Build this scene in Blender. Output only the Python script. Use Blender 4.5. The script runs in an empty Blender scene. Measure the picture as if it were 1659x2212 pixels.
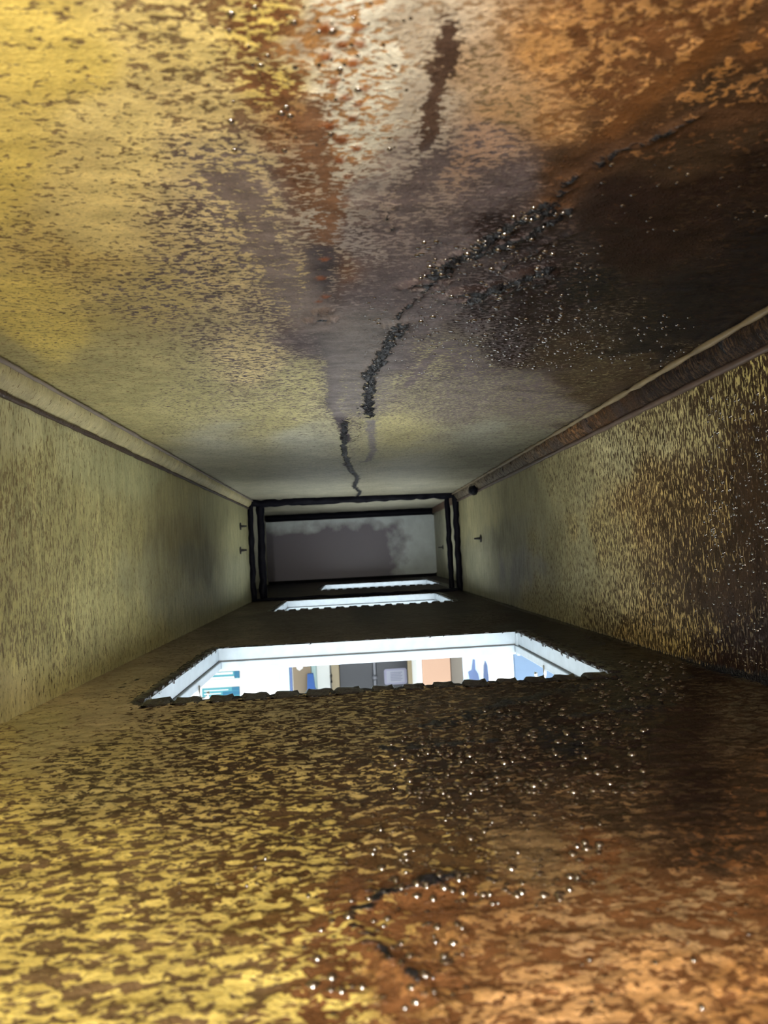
import bpy, bmesh, math, random
import numpy as np
from mathutils import Matrix, Vector, noise as mnoise

# ------------------------------------------------------------------ camera, world, lights, exposure
F_PX, CX, CY = 1600.0, 829.5, 1106.0          # focal length in pixels of the 1659 x 2212 frame
CAM = np.array([0.0, 0.0, 0.12])              # lens 12 cm above the duct floor
SC = bpy.context.scene
COL = SC.collection

def camera_axes(vp=(752.0, 1198.0), roll=0.048):
    """camera turned a little right and up, rolled so that the duct's axis runs to the vanishing point"""
    a = np.array([(vp[0]-CX)/F_PX, -(vp[1]-CY)/F_PX, -1.0]); a /= np.linalg.norm(a)
    c, s = math.cos(roll), math.sin(roll)
    x = np.array([c, s, -(c*a[0]+s*a[1])/a[2]]); x /= np.linalg.norm(x)
    return np.array([x, a, np.cross(x, a)])
R = camera_axes()

cam_data = bpy.data.cameras.new('camera')
cam_data.sensor_fit = 'HORIZONTAL'
cam_data.sensor_width = 27.0
cam_data.lens = F_PX/1659.0*27.0
cam_data.clip_start = 0.01
cam_data.dof.use_dof = True
cam_data.dof.focus_distance = 0.80
cam_data.dof.aperture_fstop = 15.0
cam = bpy.data.objects.new('camera', cam_data)
COL.objects.link(cam)
M4 = Matrix([list(R[i])+[CAM[i]] for i in range(3)]+[[0, 0, 0, 1]])
cam.matrix_world = M4
SC.camera = cam

SC.view_settings.view_transform = 'Standard'
SC.view_settings.look = 'None'
SC.view_settings.gamma = 1.0
SC.view_settings.use_curve_mapping = False
SC.view_settings.exposure = 0.0

world = bpy.data.worlds.new('world'); SC.world = world
world.use_nodes = True
world.node_tree.nodes['Background'].inputs[0].default_value = (0.6, 0.75, 1, 1)
world.node_tree.nodes['Background'].inputs[1].default_value = 0.02

def lamp(name, kind, loc, power, color=(1, 1, 1), size=0.02, size_y=None, rot=(0, 0, 0)):
    l = bpy.data.lights.new(name, kind); l.energy = power; l.color = color
    if kind == 'AREA':
        l.size = size
        if size_y: l.shape = 'RECTANGLE'; l.size_y = size_y
    else:
        l.shadow_soft_size = size
    o = bpy.data.objects.new(name, l); o.location = loc; o.rotation_euler = rot
    COL.objects.link(o); return o
lamp('added_fill_light', 'POINT', (-0.035, -0.34, 0.15), 20.0, (1.0, 0.97, 0.90), 0.02)  # fill added behind the lens so brightness falls off more gently down the duct
lamp('phone_flash', 'POINT', (-0.02, -0.01, 0.135), 2.2, (1.0, 0.97, 0.92), 0.006)
for i, (lx, ly) in enumerate([(-0.9, -0.9), (0.9, -0.9), (-1.6, 1.6), (1.6, 1.6), (-1.3, 3.9), (1.3, 3.9)]):
    lamp('room_ceiling_light', 'AREA', (lx, ly, -0.06), (185.0, 185.0, 130.0, 130.0, 75.0, 75.0)[i], (0.86, 0.93, 1.0), 1.2, 0.6)

# ------------------------------------------------------------------ measures of the place (metres)
XL, XR = -0.280, 0.325                         # duct side walls
Y0, YJ, YE = -0.75, 2.13, 3.45                 # rear end, joint, far end
def ceil_z(x): return 0.2865 - 0.012*x
XL2, XR2, ZC2 = -0.372, 0.408, 0.316           # wider section past the joint
OPEN = [(-0.183, 0.228, 0.655, 1.025), (-0.173, 0.235, 1.69, 2.04), (-0.100, 0.315, 2.60, 3.01)]
ZR, ZRF = -0.0295, -2.45                        # ceiling and floor of the room below

def ray(u, v): return R @ np.array([(u-CX)/F_PX, -(v-CY)/F_PX, -1.0])
def at(u, v, y):
    d = ray(u, v); return Vector(CAM + d*(y/d[1]))
def at_x(u, v, x):
    d = ray(u, v); return Vector(CAM + d*(x/d[0]))
def on_floor(u, v, z=0.0):
    d = ray(u, v); return Vector(CAM + d*((z-CAM[2])/d[2]))
def on_ceiling(u, v):
    z = 0.2865
    for _ in range(4):
        p = on_floor(u, v, z); z = ceil_z(p.x)
    return p
def chart(P):
    """where each point of a surface stands along and across the duct, as seen down its axis"""
    Q = (P - CAM); Q = Q.copy(); Q[:, 1] = np.maximum(Q[:, 1], 0.10)
    q = Q @ R
    return np.stack([CX+F_PX*q[:, 0]/-q[:, 2], CY-F_PX*q[:, 1]/-q[:, 2]], 1)

# ------------------------------------------------------------------ noise for numpy
_rng = np.random.default_rng(7)
_TAB = _rng.random((256, 256))
def vnoise(x, y):
    xi = np.floor(x).astype(int); yi = np.floor(y).astype(int)
    fx = x-xi; fy = y-yi
    fx = fx*fx*(3-2*fx); fy = fy*fy*(3-2*fy)
    a = _TAB[xi & 255, yi & 255]; b = _TAB[(xi+1) & 255, yi & 255]
    c = _TAB[xi & 255, (yi+1) & 255]; d = _TAB[(xi+1) & 255, (yi+1) & 255]
    return (a*(1-fx)+b*fx)*(1-fy)+(c*(1-fx)+d*fx)*fy
def fbm(x, y, o=4):
    s = 0; w = 0.5; t = 0
    for i in range(o):
        s = s+w*vnoise(x+17.3*i, y+9.1*i); t += w; w *= 0.5; x = x*2.03; y = y*2.03
    return s/t
def sstep(a, b, x):
    t = np.clip((x-a)/(b-a), 0, 1); return t*t*(3-2*t)

# ------------------------------------------------------------------ object helpers
def setp(o, label=None, cat=None, group=None, kind=None):
    if label: o['label'] = label
    if cat: o['category'] = cat
    if group: o['group'] = group
    if kind: o['kind'] = kind
    return o
def link(name, me, mat=None, parent=None):
    o = bpy.data.objects.new(name, me)
    if mat is not None and len(me.materials) == 0: me.materials.append(mat)
    COL.objects.link(o)
    if parent is not None: o.parent = parent
    return o
def obj(name, bm, mat, parent=None, smooth=False):
    bmesh.ops.recalc_face_normals(bm, faces=bm.faces)
    me = bpy.data.meshes.new(name); bm.to_mesh(me); bm.free()
    if smooth: me.polygons.foreach_set('use_smooth', [True]*len(me.polygons))
    return link(name, me, mat, parent)
def empty(name, loc, label, cat, group=None):
    o = bpy.data.objects.new(name, None); o.empty_display_size = 0.05
    o.location = loc; COL.objects.link(o); return setp(o, label, cat, group)
def add_box(bm, lo, hi, bevel=0.0):
    lo = Vector(lo); hi = Vector(hi)
    vs = [bm.verts.new((x, y, z)) for x in (lo.x, hi.x) for y in (lo.y, hi.y) for z in (lo.z, hi.z)]
    fs = [(0, 1, 3, 2), (4, 6, 7, 5), (0, 4, 5, 1), (2, 3, 7, 6), (0, 2, 6, 4), (1, 5, 7, 3)]
    faces = [bm.faces.new([vs[i] for i in f]) for f in fs]
    if bevel > 0:
        ed = list({e for f in faces for e in f.edges})
        bmesh.ops.bevel(bm, geom=ed, offset=bevel, segments=2, affect='EDGES', profile=0.5)
def box(name, lo, hi, mat, parent=None, bevel=0.0):
    bm = bmesh.new(); add_box(bm, lo, hi, bevel); return obj(name, bm, mat, parent)
def add_tube(bm, pts, r, seg=10, radii=None):
    pts = [Vector(p) for p in pts]; rings = []
    up = Vector((0.13, 0.2, 0.97))
    for i, p in enumerate(pts):
        t = (pts[min(i+1, len(pts)-1)]-pts[max(i-1, 0)]).normalized()
        a = t.cross(up)
        if a.length < 1e-4: a = t.cross(Vector((1, 0, 0)))
        a.normalize(); b = t.cross(a).normalized()
        rr = radii[i] if radii else r
        rings.append([bm.verts.new(p+(a*math.cos(2*math.pi*k/seg)+b*math.sin(2*math.pi*k/seg))*rr) for k in range(seg)])
    for i in range(len(rings)-1):
        for k in range(seg):
            bm.faces.new((rings[i][k], rings[i][(k+1) % seg], rings[i+1][(k+1) % seg], rings[i+1][k]))
    bm.faces.new(rings[0][::-1]); bm.faces.new(rings[-1])
def add_prism(bm, outline, axis, lo, hi):
    """outline: 2-D points; axis 'x','y','z' is the extrusion axis"""
    def P(a, b, c):
        return {'x': (c, a, b), 'y': (a, c, b), 'z': (a, b, c)}[axis]
    A = [bm.verts.new(P(p[0], p[1], lo)) for p in outline]; B = [bm.verts.new(P(p[0], p[1], hi)) for p in outline]
    bm.faces.new(A); bm.faces.new(B[::-1])
    n = len(A)
    for i in range(n): bm.faces.new((A[i], B[i], B[(i+1) % n], A[(i+1) % n]))
def roundrect(x0, x1, z0, z1, r, n=6):
    out = []
    for cx, cz, a0 in ((x1-r, z1-r, 0), (x0+r, z1-r, 90), (x0+r, z0+r, 180), (x1-r, z0+r, 270)):
        for k in range(n+1):
            a = math.radians(a0+90*k/n); out.append((cx+r*math.cos(a), cz+r*math.sin(a)))
    return out
def lumpy(bm, amp, freq, cuts, axis_len):
    """cut a bar's long edges and push its skin about, the way thick grease sits on it"""
    bmesh.ops.subdivide_edges(bm, edges=[e for e in bm.edges if e.calc_length() > axis_len], cuts=cuts, use_grid_fill=True)
    bmesh.ops.subdivide_edges(bm, edges=bm.edges, cuts=1, use_grid_fill=True)
    for v in bm.verts:
        v.co += mnoise.noise_vector(v.co*freq)*amp

# ------------------------------------------------------------------ materials
def principled(name, color, rough=0.5, metal=0.0, spec=0.5, vary=0.0, vscale=8.0, bump=0.0, bscale=60.0, emit=None):
    m = bpy.data.materials.new(name); m.use_nodes = True
    nt = m.node_tree; b = nt.nodes['Principled BSDF']
    b.inputs['Roughness'].default_value = rough; b.inputs['Metallic'].default_value = metal
    b.inputs['Specular IOR Level'].default_value = spec
    tc = nt.nodes.new('ShaderNodeTexCoord')
    nz = nt.nodes.new('ShaderNodeTexNoise'); nz.inputs['Scale'].default_value = vscale; nz.inputs['Detail'].default_value = 4
    nt.links.new(tc.outputs['Object'], nz.inputs['Vector'])
    mx = nt.nodes.new('ShaderNodeMix'); mx.data_type = 'RGBA'
    c = color
    mx.inputs[6].default_value = (c[0]*(1-vary), c[1]*(1-vary), c[2]*(1-vary), 1)
    mx.inputs[7].default_value = (min(c[0]*(1+vary), 1), min(c[1]*(1+vary), 1), min(c[2]*(1+vary), 1), 1)
    nt.links.new(nz.outputs['Fac'], mx.inputs[0]); nt.links.new(mx.outputs[2], b.inputs['Base Color'])
    if bump:
        n2 = nt.nodes.new('ShaderNodeTexNoise'); n2.inputs['Scale'].default_value = bscale; n2.inputs['Detail'].default_value = 3
        nt.links.new(tc.outputs['Object'], n2.inputs['Vector'])
        bp = nt.nodes.new('ShaderNodeBump'); bp.inputs['Strength'].default_value = 1; bp.inputs['Distance'].default_value = bump
        nt.links.new(n2.outputs['Fac'], bp.inputs['Height']); nt.links.new(bp.outputs[0], b.inputs['Normal'])
    return m

def greasy(name, stretch, scale=105.0, seed=0.0, fine=(1, 1, 1)):
    """sheet metal under a film of cooking grease: film colour, darker puddles whose share is 'cover', black wet tar where 'goo'"""
    m = bpy.data.materials.new(name); m.use_nodes = True
    nt = m.node_tree; L = nt.links.new; b = nt.nodes['Principled BSDF']
    def N(t, **kw):
        n = nt.nodes.new(t)
        for k, v in kw.items(): setattr(n, k, v)
        return n
    def math_(op, a, c=None, clamp=False):
        n = N('ShaderNodeMath', operation=op); n.use_clamp = clamp
        for i, q in enumerate((a, c)):
            if q is None: continue
            if isinstance(q, (int, float)): n.inputs[i].default_value = q
            else: L(q, n.inputs[i])
        return n.outputs[0]
    def mixc(f, a, c, blend='MIX'):
        n = N('ShaderNodeMix', data_type='RGBA', blend_type=blend)
        for s, q in ((0, f), (6, a), (7, c)):
            if isinstance(q, (int, float)): n.inputs[s].default_value = q
            elif isinstance(q, tuple): n.inputs[s].default_value = q
            else: L(q, n.inputs[s])
        return n.outputs[2]
    def mr(x, a, c, d, e, smooth=False):
        n = N('ShaderNodeMapRange'); n.interpolation_type = 'SMOOTHSTEP' if smooth else 'LINEAR'
        L(x, n.inputs[0])
        for i, q in ((1, a), (2, c), (3, d), (4, e)):
            if isinstance(q, (int, float)): n.inputs[i].default_value = q
            else: L(q, n.inputs[i])
        return n.outputs[0]
    tc = N('ShaderNodeTexCoord')
    mp = N('ShaderNodeMapping'); mp.inputs['Scale'].default_value = stretch; mp.inputs['Location'].default_value = (seed, seed*.7, seed*.3)
    L(tc.outputs['Object'], mp.inputs['Vector'])
    def noise(vec, sc, det=3, rough=0.5, dist=0.0):
        n = N('ShaderNodeTexNoise'); n.inputs['Scale'].default_value = sc; n.inputs['Detail'].default_value = det
        n.inputs['Roughness'].default_value = rough; n.inputs['Distortion'].default_value = dist
        L(vec, n.inputs['Vector']); return n.outputs['Fac']
    film = N('ShaderNodeAttribute', attribute_name='film').outputs['Color']
    patch = N('ShaderNodeAttribute', attribute_name='patch').outputs['Color']
    cover = N('ShaderNodeAttribute', attribute_name='cover').outputs['Fac']
    goo = N('ShaderNodeAttribute', attribute_name='goo').outputs['Fac']
    raw = tc.outputs['Object']
    n1 = noise(mp.outputs[0], scale, 3.0, 0.55, 0.35)
    n2 = noise(mp.outputs[0], scale*3.1, 2.0, 0.5, 0.2)
    nn = math_('ADD', math_('MULTIPLY', n1, 0.8), math_('MULTIPLY', n2, 0.2))
    thr = mr(cover, 0.0, 1.0, 0.66, 0.30)
    sep = N('ShaderNodeSeparateColor'); L(film, sep.inputs[0])
    rust = mr(math_('DIVIDE', sep.outputs[0], math_('ADD', sep.outputs[1], 0.001)), 1.55, 2.0, 0.0, 1.0, True)
    iso = math_('ADD', math_('MULTIPLY', noise(raw, 300.0, 4.0, 0.62, 0.3), 0.52), math_('MULTIPLY', noise(raw, 125.0, 4.0, 0.65, 0.2), 0.48))
    nm = N('ShaderNodeMix', data_type='FLOAT'); L(rust, nm.inputs[0]); L(nn, nm.inputs[2]); L(iso, nm.inputs[3]); nn = nm.outputs[0]
    mask = mr(nn, math_('SUBTRACT', thr, 0.018), math_('ADD', thr, 0.018), 0.0, 1.0, True)
    big = noise(raw, 9.0, 4.0)
    fin = noise(mp.outputs[0], 420.0, 3.0, 0.6)
    mid = noise(mp.outputs[0], 48.0, 3.0, 0.6)
    fv = math_('MULTIPLY', mr(big, 0.3, 0.7, 0.84, 1.16), mr(fin, 0.3, 0.7, 0.84, 1.16))
    fv = math_('MULTIPLY', fv, mr(mid, 0.3, 0.7, 0.80, 1.20))
    pv = math_('MULTIPLY', mr(mid, 0.3, 0.7, 0.7, 1.35), mr(fin, 0.3, 0.7, 0.8, 1.2))
    fv = math_('MULTIPLY', fv, mr(math_('MULTIPLY', rust, math_('SUBTRACT', noise(raw, 95.0, 4.0, 0.7), 0.5)), -0.2, 0.2, 0.60, 1.40))
    fcol = mixc(1.0, film, fv, 'MULTIPLY')
    pcol = mixc(1.0, patch, pv, 'MULTIPLY')
    c = mixc(mask, fcol, pcol)
    gm = mr(math_('ADD', goo, math_('MULTIPLY', math_('SUBTRACT', n1, 0.5), 0.9)), 0.42, 0.58, 0.0, 1.0, True)
    gm = math_('MULTIPLY', gm, mr(goo, 0.02, 0.12, 0, 1))
    c = mixc(gm, c, (0.012, 0.0115, 0.014, 1))
    L(c, b.inputs['Base Color'])
    lum0 = N('ShaderNodeRGBToBW'); L(c, lum0.inputs[0])
    wet = N('ShaderNodeAttribute', attribute_name='wet').outputs['Fac']
    r = mr(lum0.outputs[0], 0.02, 0.25, mr(wet, 0.2, 0.7, 0.55, 0.27), 0.46)
    r = math_('SUBTRACT', r, math_('MULTIPLY', wet, 0.05))
    r = mr(gm, 0.0, 1.0, r, 0.24)
    L(r, b.inputs['Roughness'])
    lum = N('ShaderNodeRGBToBW'); L(c, lum.inputs[0])
    sp = mr(lum.outputs[0], 0.015, 0.25, 0.06, 0.40)
    sp = mr(gm, 0.0, 1.0, sp, 0.30)
    L(sp, b.inputs['Specular IOR Level'])
    h = math_('ADD', math_('MULTIPLY', mask, -0.55), math_('MULTIPLY', fin, 0.35))
    h = math_('ADD', h, math_('MULTIPLY', n2, 0.5))
    dr = noise(raw, 520.0, 1.0)
    h = math_('ADD', h, math_('MULTIPLY', math_('MULTIPLY', wet, mr(dr, 0.58, 0.75, 0, 1, True)), 1.6))
    h = math_('ADD', h, math_('MULTIPLY', gm, math_('MULTIPLY', noise(raw, 240.0, 2.0, 0.5, 0.4), 3.2)))
    bp = N('ShaderNodeBump'); bp.inputs['Strength'].default_value = 0.85; bp.inputs['Distance'].default_value = 0.0011
    L(h, bp.inputs['Height']); L(bp.outputs[0], b.inputs['Normal'])
    return m

M = {}
M['ceiling'] = greasy('grease film ceiling', (1.0, 1.75, 1.0), 235.0, 0.0)
M['floor'] = greasy('grease film floor', (1.0, 1.7, 1.0), 165.0, 3.1)
M['wall_left'] = greasy('fine streaked grease film wall', (1.0, 1.7, 0.42), 330.0, 2.2)
M['wall'] = greasy('grease film wall', (1.0, 1.7, 0.55), 235.0, 5.7)
M['tar'] = principled('wet tar', (0.005, 0.005, 0.009), 0.45, spec=0.06, vary=0.5, vscale=60, bump=0.0015, bscale=140)
M['crust'] = principled('baked grease crust', (0.017, 0.0125, 0.012), 0.22, spec=0.6, vary=0.5, vscale=90, bump=0.0016, bscale=260)
M['drop'] = principled('grease droplet', (0.032, 0.018, 0.010), 0.19, spec=1.0, vary=0.5, vscale=40)
M['drop'].node_tree.nodes['Principled BSDF'].inputs['IOR'].default_value = 1.9
M['white_metal'] = principled('white painted metal', (0.34, 0.40, 0.455), 0.35, vary=0.22, vscale=70, bump=0.0004, bscale=60)
M['groove'] = principled('dark grey groove', (0.16, 0.17, 0.18), 0.5, vary=0.3)  # darker grey for the channel between band and rail
M['steel'] = principled('hook steel', (0.55, 0.56, 0.56), 0.3, metal=0.8)
M['screw'] = principled('greasy screw', (0.03, 0.028, 0.03), 0.35, vary=0.3)
M['panel'] = principled('grey sheet metal panel', (0.68, 0.74, 0.74), 0.42, vary=0.22, vscale=26, bump=0.0004, bscale=90)
_nt = M['panel'].node_tree                      # purple brown grease stain over all but the right end and the top
_b = _nt.nodes['Principled BSDF']; _tc = _nt.nodes.new('ShaderNodeTexCoord'); _sx = _nt.nodes.new('ShaderNodeSeparateXYZ')
_nt.links.new(_tc.outputs['Object'], _sx.inputs[0])
def _m(op, a, c):
    n = _nt.nodes.new('ShaderNodeMath'); n.operation = op
    for i, q in enumerate((a, c)):
        if isinstance(q, (int, float)): n.inputs[i].default_value = q
        else: _nt.links.new(q, n.inputs[i])
    return n.outputs[0]
_n = _nt.nodes.new('ShaderNodeTexNoise'); _n.inputs['Scale'].default_value = 14; _n.inputs['Detail'].default_value = 5
_nt.links.new(_tc.outputs['Object'], _n.inputs['Vector'])
_w = _m('MULTIPLY', _m('SUBTRACT', _n.outputs['Fac'], .5), .22)
_e = _m('MINIMUM', _m('SUBTRACT', .245, _sx.outputs[0]), _m('MULTIPLY', _m('SUBTRACT', .262, _sx.outputs[2]), 1.6))
_r = _nt.nodes.new('ShaderNodeMapRange'); _nt.links.new(_m('ADD', _e, _w), _r.inputs[0]); _r.inputs[1].default_value = -.03; _r.inputs[2].default_value = .05
_x = _nt.nodes.new('ShaderNodeMix'); _x.data_type = 'RGBA'; _nt.links.new(_r.outputs[0], _x.inputs[0])
_nt.links.new(_b.inputs['Base Color'].links[0].from_socket, _x.inputs[6]); _x.inputs[7].default_value = (.20, .175, .215, 1)
_nt.links.new(_x.outputs[2], _b.inputs['Base Color'])
M['seal'] = principled('dark sealant bead', (0.045, 0.026, 0.018), 0.5, vary=0.4, vscale=50, bump=0.001, bscale=300)
M['wallwhite'] = principled('white room paint', (0.82, 0.82, 0.79), 0.6, vary=0.02)
M['roomfloor'] = principled('room floor tile', (0.55, 0.54, 0.52), 0.4, vary=0.05)
M['aqua'] = principled('pale aqua laminate', (0.34, 0.47, 0.46), 0.4, vary=0.03)
M['bluepanel'] = principled('pale blue sheet metal', (0.15, 0.24, 0.36), 0.4, vary=0.08)
M['navy'] = principled('navy edge and gap shade', (0.03, 0.06, 0.16), 0.4)
M['tan'] = principled('tan laminate', (0.24, 0.18, 0.115), 0.5, vary=0.04)
M['darktan'] = principled('grey tan laminate', (0.13, 0.11, 0.085), 0.5, vary=0.05)
M['beige'] = principled('beige frame paint', (0.32, 0.255, 0.15), 0.45, vary=0.05)
M['black'] = principled('black door paint', (0.018, 0.02, 0.028), 0.4, vary=0.1)
M['grey'] = principled('grey metal strip', (0.15, 0.155, 0.18), 0.4, vary=0.05)
M['sidepanel'] = principled('blue grey sheet metal', (.075, .13, .215), 0.4, vary=0.15)
M['salmon'] = principled('salmon laminate', (0.33, 0.195, 0.125), 0.5, vary=0.03)
M['lilac'] = principled('pale lilac plastic', (0.24, 0.24, 0.34), 0.35)
M['paper'] = principled('paper', (0.32, 0.33, 0.4), 0.7)
M['ink'] = principled('grey print', (0.14, 0.15, 0.21), 0.7)
M['cyan'] = principled('cyan print', (0.0, 0.13, 0.24), 0.5)
M['palecyan'] = principled('pale cyan print', (0.06, 0.29, 0.34), 0.5)
M['blue'] = principled('blue cloth', (0.03, 0.1, 0.33), 0.7, vary=0.1)
M['strip'] = principled('milky plastic strip', (0.4, 0.5, 0.62), 0.2)
M['slate'] = principled('slate blue cloth', (0.055, 0.085, 0.17), 0.5, vary=0.2)

# ------------------------------------------------------------------ stain charts: colours of film and puddles over each sheet
Y = (.66, .52, .145); YP = (.58, .46, .22); OL = (.40, .35, .16); GO = (.37, .355, .265); GV = (.76, .74, .64)
TN = (.44, .34, .24); OR = (.43, .225, .08); OB = (.29, .14, .05); RB = (.155, .068, .026); PB = (.120, .092, .096)
PL = (.23, .185, .175); DB = (.050, .030, .017); DK = (.024, .013, .010); BR = (.15, .095, .045); BK = (.013, .012, .014)
GD = (.55, .40, .15); BC = (.205, .140, .065)

CEIL = [
 (0,0,Y,BC,.16,0),(150,150,Y,BC,.2,0),(0,400,Y,BC,.2,0),(250,450,(.68,.55,.23),BC,.17,0),(300,290,(.70,.57,.24),BC,.2,0),(80,700,Y,BC,.16,0),(0,780,OL,BC,.15,0),
 (400,100,(.70,.56,.22),BC,.34,.2),(550,60,Y,RB,.52,.5),(600,200,Y,RB,.55,.5),(450,250,(.68,.54,.24),BC,.34,.1),(500,350,(.64,.52,.27),PB,.40,.1),(560,480,(.62,.50,.26),PB,.46,.1),(620,640,YP,PB,.55,.2),
 (300,650,(.5,.4,.16),PB,.26,0),(150,550,(.6,.46,.16),BC,.24,0),(450,600,YP,PB,.30,0),(400,850,OL,PB,.2,0),(600,900,OL,PB,.2,0),(560,760,YP,PB,.28,0),(650,820,OL,PB,.25,0),
 (300,850,OL,BC,.12,0),(480,1000,GO,PB,.06,0),(650,1040,GO,PB,.05,0),(650,980,GO,PB,.08,0),(200,800,OL,BC,.15,0),
 (660,100,TN,OR,.55,.4),(640,260,OR,RB,.5,.4),(670,360,TN,RB,.6,.3),(700,430,TN,RB,.55,.3),
 (740,30,GV,OR,.36,.4),(720,110,GV,OR,.36,.4),(770,110,GV,OR,.3,.4),(710,210,GV,OR,.38,.4),(770,200,GV,OR,.34,.4),(720,290,GV,OR,.38,.4),(765,290,GV,OR,.32,.4),(740,400,(.62,.58,.5),RB,.36,.3),(700,20,GV,OR,.4,.3),(735,480,(.42,.38,.33),RB,.45,.2),
 (850,80,(.50,.43,.34),TN,.3,.2),(840,220,(.46,.40,.33),TN,.3,.1),(830,330,(.42,.36,.31),PL,.35,.1),(800,430,(.38,.33,.30),PL,.4,.1),(760,540,(.34,.29,.27),PB,.4,.1),
 (780,650,PL,PB,.6,.2),(830,650,PL,PB,.7,.3),(730,700,PL,PB,.6,.3),(800,780,PL,PB,.7,.4),(700,720,PL,PB,.6,.2),(690,600,TN,RB,.6,.3),(690,660,PL,RB,.6,.4),(760,720,PL,PB,.6,.2),(740,780,(.27,.22,.18),PB,.62,.2),(770,850,OL,PB,.60,.3),
 (950,150,(.48,.33,.20),BC,.30,.2),(1000,350,(.40,.26,.18),PB,.35,.2),(900,450,(.32,.25,.21),PB,.42,.2),(1050,250,(.45,.28,.14),BC,.3,.1),(880,540,(.28,.22,.20),PB,.5,.2),
 (1150,100,(.52,.28,.10),OB,.4,.3),(1150,280,(.48,.27,.11),OB,.4,.2),(1280,60,OR,RB,.45,.3),(1300,180,OR,RB,.52,.3),(1450,60,OR,RB,.55,.3),(1600,60,(.36,.16,.045),RB,.5,.4),(1560,30,OR,RB,.45,.3),
 (1500,160,(.36,.17,.05),DB,.5,.3),(1640,150,OB,DB,.55,.3),(1480,220,OB,DB,.55,.3),(1300,310,OB,DB,.6,.3),(1200,370,RB,DB,.55,.3),(1430,270,RB,DB,.6,.3),(1450,340,RB,DB,.75,.3),(1620,250,RB,DB,.62,.4),
 (1640,360,DB,DK,.6,.6),(1500,430,DB,DK,.6,.5),(1350,420,RB,DK,.85,.4),(1350,520,DB,DK,.7,.5),(1250,600,DB,BK,.6,.7),(1450,650,DK,BK,.6,.8),(1640,560,DK,BK,.5,.8),
 (1100,440,PL,PB,.6,.4),(1100,520,PB,DK,.6,.7),(1000,560,PL,PB,.6,.5),(920,630,PL,PB,.6,.5),(1020,640,PB,DK,.5,.8),(1150,640,PB,DK,.7,.9),(1000,690,PB,DK,.3,.8),(870,690,PL,PB,.6,.7),
 (905,770,OL,PB,.5,.2),(820,740,PL,PB,.7,.6),(1000,760,OL,PB,.66,.7),(1100,730,PB,DK,.5,.9),(1200,760,(.26,.22,.11),DB,.78,.9),(1400,760,DB,BK,.7,.9),(1550,720,DK,BK,.6,.8),
 (900,850,(.33,.29,.15),PB,.46,.1),(1000,860,(.25,.22,.125),PB,.5,.2),(1150,870,(.23,.20,.105),PB,.52,.3),(1300,830,(.20,.17,.08),DB,.66,.5),(1050,970,(.25,.24,.18),PB,.22,0),(1150,960,(.22,.21,.14),PB,.3,0),(860,940,OL,PB,.2,0),(900,1010,GO,PB,.06,0),
 (1450,800,(.25,.2,.1),DB,.7,.5),
]
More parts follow.
